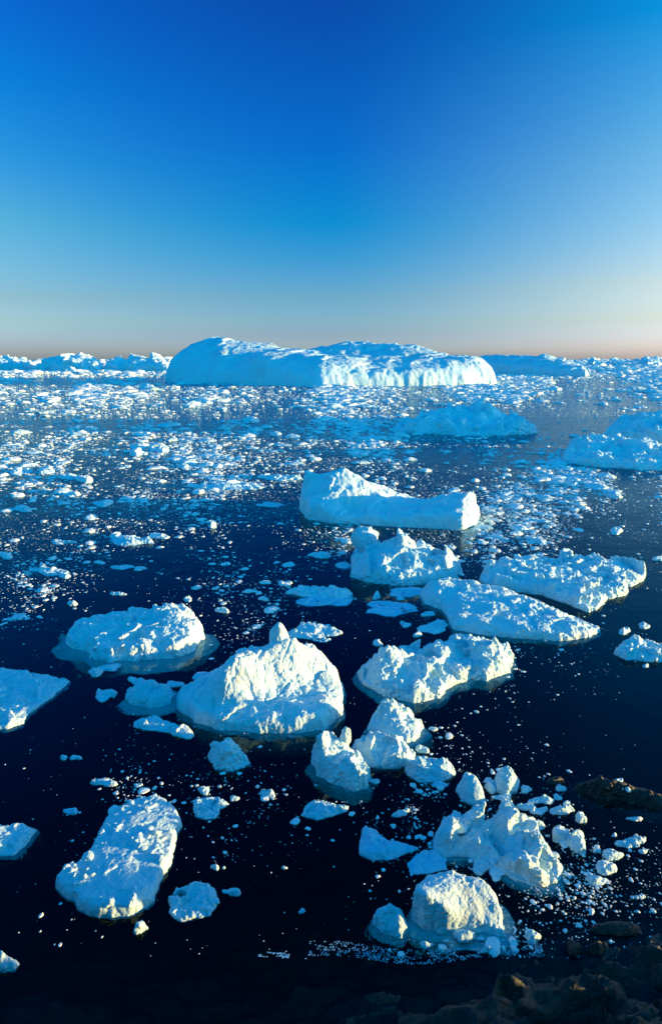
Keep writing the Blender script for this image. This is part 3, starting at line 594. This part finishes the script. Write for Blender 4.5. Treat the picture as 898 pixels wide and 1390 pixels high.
# ------------------------------------------------------------------ smaller floes and blocks, one by one
# column, row, width, height of the outline, thickness (all in picture px), lumpiness, label
FL = [
 (143,944,32,15,5,.8,'small double lobed blue floe left of the rounded blue floe'),
 (130,914,20,10,5,.9,'small blue block under the lower left rim of the oval floe'),
 (149,906,36,9,3,.9,'thin blue floe touching the lower rim of the oval floe'),
 (277,918,30,10,4,.6,'smooth small blue floe above the tongue of the spired iceberg'),
 (237,929,24,9,4,.8,'little blue floe between the rounded blue floe and the tongue of the spired iceberg'),
 (187,925,25,10,4,.8,'little blue floe just above the rounded blue floe'),
 (210,984,58,22,7,.9,'blue floe with a rising top below the rounded blue floe'),
 (247,995,32,16,7,.8,'small blue block right beside the blue floe with a rising top'),
 (103,1029,14,6,4,1.,'bright ice piece, right one of a pair above the clod strewn slab'),
 (87,1029,11,5,4,1.,'bright ice piece, left one of a pair above the clod strewn slab'),
 (343,886,38,12,5,1.3,'rough floe half hidden behind the spired iceberg, left of its spire'),
 (427,857,82,15,4,1.4,'flat speckled blue floe behind the spired iceberg, right of its spire'),
 (437,869,24,6,3,1.2,'thin strip of slushy ice right of the thin blue spire'),
 (512,874,16,7,3,1.2,'small white cluster above the knob of the lumpy cream floe'),
 (142,1062,30,12,6,.3,'smooth leaf shaped ice block with a bright right tip'),
 (97,1102,17,10,5,.5,'small blue ice block left of the top of the clod strewn slab'),
 (188,1066,12,7,4,1.2,'little crumbly ice block touching the top of the clod strewn slab'),
 (190,1261,22,14,7,1.5,'round lumpy ice block below the golden foot of the clod strewn slab'),
 (292,1178,13,6,5,.4,'small white cone of ice above the round floe with a hole'),
 (277,1074,18,9,5,1.3,'little crumbly block just above the speckled floe right of the slab top'),
 (283,1096,52,28,4,1.5,'speckled rough floe right of the top of the clod strewn slab'),
 (318,1084,12,8,4,1.2,'tiny round block at the right tip of the speckled rough floe'),
 (364,1078,18,11,5,1.3,'lone crumbly white piece above the open dark water'),
 (437,1100,64,19,4,1.6,'oblong speckled floe alone below the fingered iceberg'),
 (315,1211,24,11,5,.9,'small blue floe right of the round floe with a hole'),
 (410,1237,10,7,4,.5,'tiny blue cone alone in the black water near the bottom'),
 (386,1178,8,5,4,.5,'tiny white dot of ice alone in the black water'),
 (542,1105,22,8,5,1.3,'small white crumbly floe above the knobby deep blue floe'),
 (552,1100,9,6,5,1.,'tiny cream ball of ice on the upper right of a small crumbly floe'),
 (600,1262,18,12,7,.9,'small blue block below the shaded wall of the smooth cream iceberg'),
 (629,1272,26,17,9,.9,'blue two headed block under the lower side of the smooth cream iceberg'),
 (652,1274,13,5,3,.4,'tiny flat blue plate right of the two headed blue block'),
 (577,1283,22,8,4,.9,'low blue piece near the bottom below the steep sided blue block'),
 (660,1290,18,9,5,1.3,'small white crumbly piece near the bottom below the two headed block'),
 (722,1273,25,14,8,1.3,'pale blue lumpy block stranded by the shore rocks'),
 (653,1176,32,18,7,1.,'blue lump in the gap between the rubble covered iceberg and the smooth cream one'),
 (572,1019,18,10,7,1.,'small cream block at the right end of the lumpy low iceberg'),
 (597,1065,22,6,3,.5,'flat blue sliver under the rubbly floe with the pointed end'),
 (666,1070,22,12,9,.7,'white ice ball leaning on the left of the round cream ice boulder'),
 (682,1082,26,8,4,1.,'flat cream floe under the round cream ice boulder'),
 (687,1094,26,13,8,.7,'small blue block above the rubble covered iceberg'),
 (500,1036,30,9,5,.9,'pale low piece between the finger of ice and the lumpy low iceberg'),
 (508,1061,18,5,3,1.3,'small crumbly strip right of the foot of the fingered iceberg'),
 (713,1072,18,8,5,1.,'small white piece left of the rock ledge'),
 (715,1096,26,11,6,1.2,'white floe in the small pack, right above the rubble covered iceberg'),
 (733,1087,32,10,6,1.2,'topmost wide floe of the small pack below the rock ledge'),
 (731,1101,24,9,5,1.2,'lowest floe of the small pack below the rock ledge'),
 (761,1101,32,13,6,1.3,'rough floe right of the small pack, below the rock ledge'),
 (768,1090,12,5,4,1.,'thin white floe just under the rock ledge'),
 (787,1112,17,11,9,1.3,'cream topped block right of the rough floe under the ledge'),
 (716,1122,42,16,12,1.3,'cream lump behind the upper right corner of the rubble covered iceberg'),
 (760,1134,26,16,12,1.2,'bluish upright block, left one of two standing right of the rubble covered iceberg'),
 (781,1146,28,26,16,.7,'tall cream block, right one of two standing right of the rubble covered iceberg'),
 (861,1112,20,7,4,1.,'slim white floe below the right part of the rock ledge'),
 (855,1144,38,11,5,1.2,'elongated white floe near the right edge, longest of the scattered ones there'),
 (833,1134,9,5,4,1.,'tiny white ball at the left tip of the elongated white floe'),
 (871,1138,10,5,4,1.,'tiny white ball above the right tip of the elongated white floe'),
 (872,1156,16,6,4,.8,'small oval white floe below the right tip of the elongated floe'),
 (830,1161,26,16,6,1.3,'ribbed rounded floe, upper one of two lying close at right'),
 (809,1154,13,7,4,1.,'small floe left of the ribbed rounded floe'),
 (821,1178,32,17,5,1.4,'ragged floe below the ribbed rounded floe'),
 (808,1196,30,11,5,.8,'smooth pale greenish floe among scattered bits below the ragged floe'),
 (866,1218,18,5,3,1.,'slim white floe lowest near the right edge'),
 (835,722,18,6,4,.8,'lone white block in the open blue water at upper right'),
 (767,750,16,6,4,.8,'little blue piece touching the back of the wide rough floe'),
 (833,763,12,4,3,.8,'tiny blue piece behind the right part of the wide rough floe'),
 (893,759,14,7,4,.8,'small blue block at the right edge level with the wide rough floe'),
 (873,850,16,7,4,1.3,'small white cluster above the rough low floe at the right edge'),
 (846,858,16,6,3,1.3,'small cluster of bits upper left of the rough low floe at the right edge'),
 (876,904,12,5,3,1.2,'small bit directly below the rough low floe at the right edge'),
 (725,707,38,5,3,1.4,'thin strip of white slush in the brash right of the saddle shaped iceberg'),
 (644,749,11,5,4,.6,'small white block below the bright tip of the saddle shaped iceberg'),
 (611,743,13,4,3,.8,'flat little floe under the right end of the saddle shaped iceberg'),
 (439,806,80,12,9,1.,'narrow jagged blue floe with small peaks, left of the flat blue sheets'),
 (443,815,78,6,2,.5,'thin pale sheet under the narrow jagged blue floe'),
 (530,826,78,18,2,.6,'flat blue sheet with a tapered left end, under the knobbly iceberg'),
 (556,804,58,13,4,.5,'smooth blue shelf touching the left end of the long tilted slab'),
 (588,852,38,17,4,.8,'flat blue floe at the left foot of the long tilted slab'),
 (580,834,20,7,3,.9,'small blue bit left of the long tilted slab'),
 (550,848,16,7,3,.9,'pair of small pale bits below the flat tapered sheet'),
 (566,862,13,6,4,.7,'small pale block above the lumpy cream floe'),
 (511,811,12,6,7,.6,'golden ice ball between the knobbly iceberg and the flat tapered sheet'),
 (542,813,12,4,4,.7,'golden sliver of ice right of the golden ice ball'),
 (622,867,28,8,4,1.2,'low blue bits between the long tilted slab and the lumpy cream floe'),
 (588,990,12,6,4,.9,'small white block at the right tip of the pyramid berg'),
 (435,755,28,7,4,1.5,'small cream crumbly floe left of the knobbly iceberg'),
 (466,750,12,5,3,1.2,'little white piece just left of the round head of the knobbly iceberg'),
 (387,792,18,6,3,.8,'small blue floe upper left of the narrow jagged floe'),
 (392,767,17,5,3,.8,'small pale blue floe left of the small cream crumbly floe'),
 (187,616,24,7,5,1.2,'white block in the brash, left one of two below the huge iceberg'),
 (219,611,32,6,4,1.2,'low white block in the brash, right one of two below the huge iceberg'),
 (28,641,34,6,4,1.,'white floe near the left edge, left one of a row of two'),
 (63,640,30,6,4,1.,'white floe near the left edge, right one of a row of two'),
 (92,648,26,6,4,1.,'blue shaded floe touching a cream block in the left brash'),
 (116,652,24,7,7,1.,'cream block right of a blue shaded floe in the left brash'),
 (97,670,28,7,4,1.2,'white floe below the cream block in the left brash'),
 (140,684,28,7,4,1.,'shaded blue floe amid dim brash at left'),
 (33,692,26,6,4,1.1,'white and blue floe by the left edge level with the shaded blue one'),
 (123,704,18,4,3,1.1,'thin white floe below the shaded blue floe'),
 (289,714,12,6,6,1.,'lone cream ball of ice in dark water at left centre'),
 (174,734,58,12,5,1.2,'flat greyish white floe with a blue left end, largest in the left brash'),
 (218,729,26,6,3,1.3,'curved strip of ice right of the flat greyish white floe'),
 (85,736,30,6,3,1.2,'greyish floe left of the flat greyish white floe'),
 (58,769,10,6,6,1.,'cream knob of ice behind a long slanting blue strip'),
 (68,776,50,10,3,1.3,'long slanting strip of blue and white ice at left'),
 (8,754,22,10,6,1.3,'white lumpy floe cut by the left edge above the slanting strip'),
 (165,770,30,6,3,1.,'blue floe below the flat greyish white floe'),
 (190,772,18,5,3,1.,'small blue floe right beside a wider blue floe at left centre'),
 (135,764,14,4,3,.8,'small blue disc of ice above the wider blue floe at left'),
 (88,782,18,6,4,1.2,'small white floe below the slanting strip'),
 (98,820,14,6,4,1.2,'small blue and cream piece above the left end of the oval floe'),
 (255,814,13,5,3,1.2,'small cream piece right above the oval floe'),
 (161,806,20,5,3,1.2,'small white strip above the oval floe'),
 (315,661,76,10,6,.9,'long low floe with a sunlit right end, left of the saddle shaped iceberg'),
 (380,649,54,7,4,1.2,'thin sunlit white floe behind the left peak of the saddle shaped iceberg'),
 (366,686,34,5,3,.8,'flat blue floe left of the saddle shaped iceberg'),
 (302,829,18,7,4,1.2,'cream crumbly piece right of the oval floe'),
 (358,813,14,6,4,.9,'small blue block upper right of the oval floe'),
 (338,803,17,5,3,.9,'thin blue bit above the small blue block right of the oval floe'),
]
FL += [(555,614,14,4,3,1.,'small cream block in the brash below the shaded jagged iceberg'),
 (615,666,15,4,3,1.,'small white block behind the dip of the saddle shaped iceberg'),
 (275,705,12,3,2,.8,'tiny blue disc just left of the lone cream ball')]
for i, (cx, cy, w_, h_, t_, lu, lab) in enumerate(FL):
    nm = 'ice_floe' if w_ > 22 else 'ice_chunk'
    y = at(cx, cy)[1]; sq = CAM_H/math.hypot(y, CAM_H)
    hh = max(h_, w_*sq*.55)                      # keep a believable plan shape
    w2 = 1.0
    bluish = ('blue' in lab) and lu < .7
    berg(nm, lab, 'ice floe' if w_ > 22 else 'ice chunk', rpoly(cx, cy, w_, hh, 100+i), [], h=t_*.85, edge=max(1.2, w_*.07),
         rough=.9*lu, lump=lu*min(1, .35+w_/50), skirt=.4, out=.9, vox=.7, m=M_blue if bluish else None,
         clods=int(w_*h_/16) if lu > 1.15 and w_ > 12 else 0, clod_size=1.0, depth=max(.12, w_*.15*mpp(y)))
# small bits lying on the rock ledge are added with the ledge
# ------------------------------------------------------------------ rocks
def rock(name, label, foot, ctl, h, cat='rock', **kw):
    o = berg(name, label, cat, foot, ctl, h=h, m=M_rock, **kw)
    return o
rock('rock_ledge', 'dark brown rock ledge breaking the water at right, its crest lit yellow', 
     [(775,1072),(800,1082),(850,1092),(898,1099),(960,1106),(960,1092),(898,1084),(860,1074),(820,1066),(790,1064)],
     [(785,1069,1062),(800,1071,1056),(815,1073,1055),(830,1076,1058),(850,1080,1062),(862,1083,1070),(880,1087,1074),(898,1091,1077),(930,1096,1082)], 6, edge=4, rough=1.3, lump=1.1, out=1.5, skirt=18, under=.4)
rock('rock', 'small brown rock tip just left of the rock ledge',
     [(740,1064),(752,1066),(766,1064),(764,1058),(752,1056),(742,1058)], [(755,1061,1053)], 5, edge=3, rough=.4, lump=.3, out=.3, facet=.3, crack=0, skirt=2)
rock('boulder', 'smooth dark boulder at the bottom right, right one of two by the water', rpoly(808,1290,24,22,5), [], 13, edge=5, rough=.4, lump=.3)
rock('boulder', 'dark boulder at the bottom right, left one of two by the water', rpoly(778,1288,24,20,6), [], 10, edge=5, rough=.4, lump=.4)
rock('rock', 'low sloping rock with a tan lit tip at the bottom right by the water', rpoly(835,1262,70,20,7,13,.1), [(858,1260,1251)], 8, edge=4, rough=.5, lump=.5, out=.4, facet=.3, crack=0)
for px, py, lab in ((838,1073,'small white ice bit lying on top of the rock ledge, upper left one'), (849,1083,'small white ice bit lying on the rock ledge, lower right one'),
                (760,1070,'white ice bit beside the small brown rock tip'), (756,1082,'white ice bit below the small brown rock tip')):
    berg('ice_chunk', lab, 'ice chunk', rpoly(px, py, 13, 9, px), [], h=3, edge=2, rough=.6, lump=.8, vox=.7, depth=.1,
         z0=.36 if px in (838, 849) else 0)

# ------------------------------------------------------------------ brash ice
RY = [491,500,507,513,520,530,545,555,568,585,605,625,645,670,700,740,780,820,860,900,950,1000,1050,1100,1150,1200,1250,1300]
RX = [0,150,300,450,600,750,898]
CV = [[.95]*7,
 [.85]*7,
 [.8,.6,.6,.5,.5,.8,.9],
 [.35,.08,.1,.3,.5,.8,.8],
 [.5,.25,.3,.6,.7,.5,.6],
 [.75,.75,.75,.8,.75,.7,.7],
 [.7,.72,.75,.7,.45,.25,.3],
 [.30,.22,.25,.28,.15,.10,.14],
 [.22,.22,.28,.22,.12,.10,.12],
 [.55,.55,.5,.42,.2,.1,.12],
 [.5,.55,.5,.45,.25,.12,.1],
 [.35,.32,.35,.3,.22,.2,.12],
 [.22,.15,.16,.18,.22,.25,.22],
 [.22,.18,.12,.05,.3,.34,.26],
 [.16,.14,.06,.03,.26,.2,.1],
 [.14,.12,.06,.07,.18,.04,.01],
 [.10,.09,.05,.03,.03,.02,.005],
 [.05,.05,.05,.03,.02,.01,.005],
 [.01,.015,.03,.03,.03,.01,.01],
 [.02,.03,.01,.01,.03,.05,.015],
 [.03,.03,.005,.01,.02,.01,.001],
 [.02,.01,.003,.01,.03,.002,.001],
 [.01,.01,.01,.01,.012,.01,.001],
 [.006,.008,.008,.01,.01,.02,.01],
 [.004,.003,.006,.004,.01,.06,.012],
 [.004,.004,.006,.003,.01,.12,.03],
 [.002,.004,.004,.002,.01,.09,.02],
 [.002,.002,.01,.01,.02,.03,.01]]
CV = np.array(CV); CV[8:15] *= 1.45; CV[7:10, 2:3] *= 1.3; CV[6:11, 3:6] *= .5; CV[22:, :4] *= .3; CV[18:22] *= .6; CV[24:, 4:] *= .7
def cov(px, py):
    j = np.clip(np.searchsorted(RY, py)-1, 0, len(RY)-2); t = np.clip((py-np.array(RY)[j])/(np.array(RY)[j+1]-np.array(RY)[j]), 0, 1)
    i = np.clip(np.searchsorted(RX, px)-1, 0, len(RX)-2); s = np.clip((px-np.array(RX)[i])/(np.array(RX)[i+1]-np.array(RX)[i]), 0, 1)
    return (CV[j,i]*(1-s)+CV[j,i+1]*s)*(1-t) + (CV[j+1,i]*(1-s)+CV[j+1,i+1]*s)*t
rng = np.random.RandomState(5)
def brash():
    # where the pack lies thick or thin; sizes are log-normal, larger floes farther out in the pack
    rows = np.arange(489.5, 1300, 1.0); P = []
    for y in rows:
        gy = at(449, y)[1]; u = mpp(gy); sn = CAM_H/math.hypot(gy, CAM_H)
        medw = np.interp(y, [490, 520, 560, 620, 700, 800, 1000, 1300], [4.2, 4.0, 3.6, 3.0, 2.5, 2.4, 2.3, 2.2])
        foot = medw*(medw*sn*.8 + medw*.16)
        boost = np.interp(y, [490, 550, 560, 620, 700, 800], [4.2, 3.6, 2.0, 1.8, 1.5, 1.1])
        n = rng.poisson(1120*1.3*boost/foot)
        px = rng.uniform(-110, 1010, n); py = y + rng.uniform(0, 1, n)
        b = (695-py)/FPX; t = CAM_H/(SP - b*CP); X = (px-449)/FPX*t; Y = (CP + b*SP)*t
        c = cov(px, py)
        ls = gy*.03 + 1.0                                   # patch size grows with distance: the far pack drifts in broad bands
        q = np.stack([X/(ls*2.2), Y/(ls*3.0), np.zeros(n)+7], 1)
        q2 = np.stack([X/(ls*.45), Y/(ls*.7), np.zeros(n)+9], 1)
        nz = fbm(q, 3, 71)*1.6 + fbm(q2, 2, 72)*.9
        q3 = np.stack([X/(ls*14), Y/(ls*9), np.zeros(n)+3], 1)
        nz = nz*1.3 + fbm(q3, 2, 73)*1.0
        nz = nz*np.clip((py-494)/30, .3, 1) + .3*np.clip((512-py)/12, 0, 1)
        keep = rng.uniform(0, 1, n) < np.clip(c*np.exp(nz*1.9 - .25)*.80, 0, 1.0)
        k = keep.sum()
        w_ = medw*np.exp(rng.normal(-.45, .68, k))
        big = rng.uniform(0, 1, k) < .035; w_[big] *= rng.uniform(1.8, 5.0, big.sum())
        w_ = np.minimum(w_, 26)
        P.append(np.stack([X[keep], Y[keep], w_*u/2, px[keep], py[keep], w_, np.full(k, u)], 1))
    return np.concatenate(P)
B = brash()
def fine():
    P = []
    for y in np.arange(496, 1290, 1.0):
        gy = at(449, y)[1]; u = mpp(gy); sn = CAM_H/math.hypot(gy, CAM_H)
        n = rng.poisson(float(np.interp(y, [496, 560, 640, 760, 900, 1300], [420, 420, 300, 170, 60, 25])))
        px = rng.uniform(-110, 1010, n); py = y + rng.uniform(0, 1, n)
        b = (695-py)/FPX; t = CAM_H/(SP - b*CP); X = (px-449)/FPX*t; Y = (CP + b*SP)*t; c = cov(px, py)
        ls = gy*.03 + 1.0
        nz = fbm(np.stack([X/(ls*3.2), Y/(ls*2.2), np.zeros(n)+21], 1), 4, 171)*3.2 + fbm(np.stack([X/(ls*14), Y/(ls*9), np.zeros(n)+3], 1), 2, 73)*1.5
        keep = rng.uniform(0, 1, n) < np.clip(c*3*np.exp(nz*1.6 - .9), 0, 1)*np.interp(y, [860, 980], [1, .35]); k = keep.sum()
        w_ = 1.25*np.exp(rng.normal(0, .35, k)); P.append(np.stack([X[keep], Y[keep], w_*u/2, px[keep], py[keep], w_, np.full(k, u)], 1))
    return np.concatenate(P)
FB = fine(); print('fine bits', len(FB)); B = np.concatenate([B, FB])
# keep bits off the big ones
FT = [np.array([at(*p) for p in f]) for f in []]
for o in list(COL.objects):
    if o.name.split('.')[0] in ('iceberg', 'ice_floe', 'rock_ledge', 'ice_block') and o.data and len(B):
        V = get_np(o.data); V = V[V[:,2] > 0][::7]
        if len(V) < 8: continue
        V = V[:, :2] + np.array(o.location[:2]); lo, hi = V.min(0), V.max(0)
        inb = np.nonzero((B[:,0] > lo[0]) & (B[:,0] < hi[0]) & (B[:,1] > lo[1]) & (B[:,1] < hi[1]))[0]
        if not len(inb): continue
        u = B[inb[0], 6]; key = set(map(tuple, np.floor(V/(u*4)).astype(int)))
        kk = np.floor(B[inb,:2]/(u*4)).astype(int)
        rm = inb[[tuple(k) in key for k in kk]]
        B = np.delete(B, rm, 0)
print('brash bits', len(B))
order = np.argsort(-B[:,5]); B = B[order]
B_in = (B[:,3] > 2) & (B[:,3] < 896)
ind = np.nonzero(B_in)[0][:170]
# prototypes for the counted chunks
def chunk_mesh(k):
    V, F = I4; SEED[0] += 3
    n1 = fbm(V*1.1 + k*9.1, 3, k); n2 = .5-worley(V*2.1 + k*5.0, k+40); n3 = .5-worley(V*4.2 + k*3.0, k+80); n4 = fbm(V*6 + k, 3, k+90)
    V = V*(1 + .45*n1 + .28*n2 + .15*n3 + .10*n4)[:,None]
    V = V*np.array([1, .72 + .2*math.sin(k*1.7), .36 + .1*math.sin(k*2.3)])
    V[:,2] = np.where(V[:,2] < -.12, -.12 + (V[:,2]+.12)*.5, V[:,2])
    return V, F
CH = [chunk_mesh(k) for k in range(10)]
CHM = {}
for nm_, mm in (('near', M_near), ('mid', M_mid), ('far', M_far)):
    CHM[nm_] = [mesh_np('ice_chunk', V, F, mm) for V, F in CH]
def zone(px, py, w_):
    sz = 'larger' if w_ > 14 else 'small'
    if py < 560:
        k = 0 if px < 215 else (1 if px < 425 else (2 if px < 680 else 3))
        col = ['left of the huge iceberg', "below the huge iceberg's shaded end", "below the huge iceberg's sunlit half", 'below the blue wedge iceberg'][k]
        row = 'in the farthest pack' if py < 522 else ('in the dense far pack' if py < 540 else 'at the far pack rim')
        return f'{sz} white ice block {row}, {col}', 'ice blocks in the far pack'
    if py < 640:
        if px < 520:
            col = ['by the left edge', 'halfway to the saddle shaped iceberg', 'straight above the saddle shaped iceberg'][0 if px < 150 else (1 if px < 380 else 2)]
            return f'{sz} ice chunk in the {"upper" if py < 598 else "lower"} middle brash, {col}', 'ice chunks in the middle pack, left'
        return f'{sz} ice chunk in the thin brash {"left of" if px < 640 else "right of"} the shaded jagged peak', 'ice chunks in the middle pack, right'
    if px > 560 and py < 760: return f'{sz} white ice chunk in the brash right of the saddle shaped iceberg', 'ice chunks right of the saddle iceberg'
    if px < 420 and py < 830: return f'{sz} white ice chunk {"by the left edge" if px < 160 else "in dark water"} left of the saddle shaped iceberg', 'ice chunks in the left pack'
    if py < 1000: return f'{sz} white ice chunk loose between the large floes of the middle foreground', 'ice chunks between the large floes'
    return f'{sz} white ice chunk loose in the black water near the shore', 'ice chunks near the shore'
for i in ind:
    x, y, r_, px, py, w_, u = B[i]; lab, grp = zone(px, py, w_)
    kind = 'near' if y < 45 else ('mid' if y < 170 else 'far')
    o = link('ice_chunk', CHM[kind][rng.randint(10)], lab, 'ice chunk', grp, loc=(x, y, -.05*r_))
    zs = r_*rng.uniform(.7, 1.2)*float(np.interp(y, [60, 400], [1.0, .6]))
    o.scale = (r_, r_, max(zs, .4*u)); o.rotation_euler = (0, 0, rng.uniform(0, 6.28))
rest = np.delete(B, ind, 0)
def low_bit(k):
    V, F = I0
    V = V*(1 + .38*fbm(V*1.4 + k*7.7, 2, k+5) + .2*(.5-worley(V*2+k, k)))[:,None]
    V = V*np.array([1.1, .75, .5]); V[:,2] = np.maximum(V[:,2], -.2); return V, F
def mid_bit(k):
    V, F = I2
    V = V*(1 + .38*fbm(V*1.4 + k*7.7, 3, k+5) + .35*(.5-worley(V*2.4+k, k)))[:,None]
    V = V*np.array([1, .75, .5]); V[:,2] = np.maximum(V[:,2], -.2); return V, F
def merge(rest, lib, name):
    VV, FF = [], []; nb = 0
    typ = rng.randint(len(lib), size=len(rest))
    for k, (V, F) in enumerate(lib):
        S = rest[typ == k]; n = len(S)
        if not n: continue
        a = rng.uniform(0, 6.28, n); ca, sa = np.cos(a), np.sin(a); r_ = S[:,2]; zs = r_*rng.uniform(.35, .85, n)*np.interp(S[:,1], [60, 400, 700], [1.1, .85, 1.3])
        x = (V[None,:,0]*ca[:,None] - V[None,:,1]*sa[:,None])*r_[:,None] + S[:,0:1]
        y = (V[None,:,0]*sa[:,None] + V[None,:,1]*ca[:,None])*r_[:,None] + S[:,1:2]
        z = V[None,:,2]*zs[:,None]
        VV.append(np.stack([x, y, z], 2).reshape(-1, 3)); FF.append((F[None] + (nb + np.arange(n)*len(V))[:,None,None]).reshape(-1, 3)); nb += n*len(V)
    return np.concatenate(VV), np.concatenate(FF)
small = rest[:,5] < 4
a = merge(rest[small], [low_bit(k) for k in range(16)], 's'); b2 = merge(rest[~small], [mid_bit(k) for k in range(8)], 'm')
V = np.concatenate([a[0], b2[0]]); F = np.concatenate([a[1], b2[1] + len(a[0])])
M_brash = ice_mat('brash_ice', 2.0, .1, ((.70,.84,.88), (.80,.88,.88), (.86,.88,.86)), .5, .4)
link('brash_ice', mesh_np('brash_ice', V, F, M_brash, smooth=False), 'countless small white bits of brash ice scattered over the water', 'brash ice', kind='stuff')
print('brash faces', len(F))

# frozen slush fringe along the shore at the bottom
def slush():
    n = 2600; px = rng.uniform(350, 740, n); py = 1283 + rng.uniform(0, 1, n)*20 + 6*np.sin(px/40)
    py = np.where(px < 420, 1300-(py-1283)*.35, py); S = []
    for a_, b_ in zip(px, py):
        if fbm(np.array([[a_/9, b_/4, 3.0]]), 2, 4)[0] < -.05: continue
        x, y = at(a_, b_); u = mpp(y); S.append((x, y, u*rng.uniform(.3, .9), a_, b_, 2, u))
    V, F = merge(np.array(S), [low_bit(k) for k in range(5)], 'sl')
    V[:,2] = V[:,2]*.6 + .0
    link('slush_ice', mesh_np('slush_ice', V, F, M_blue, smooth=False), 'blue slush ice in a fringe along the bottom shore', 'slush', kind='stuff')
slush()
print('objects', len(COL.objects))
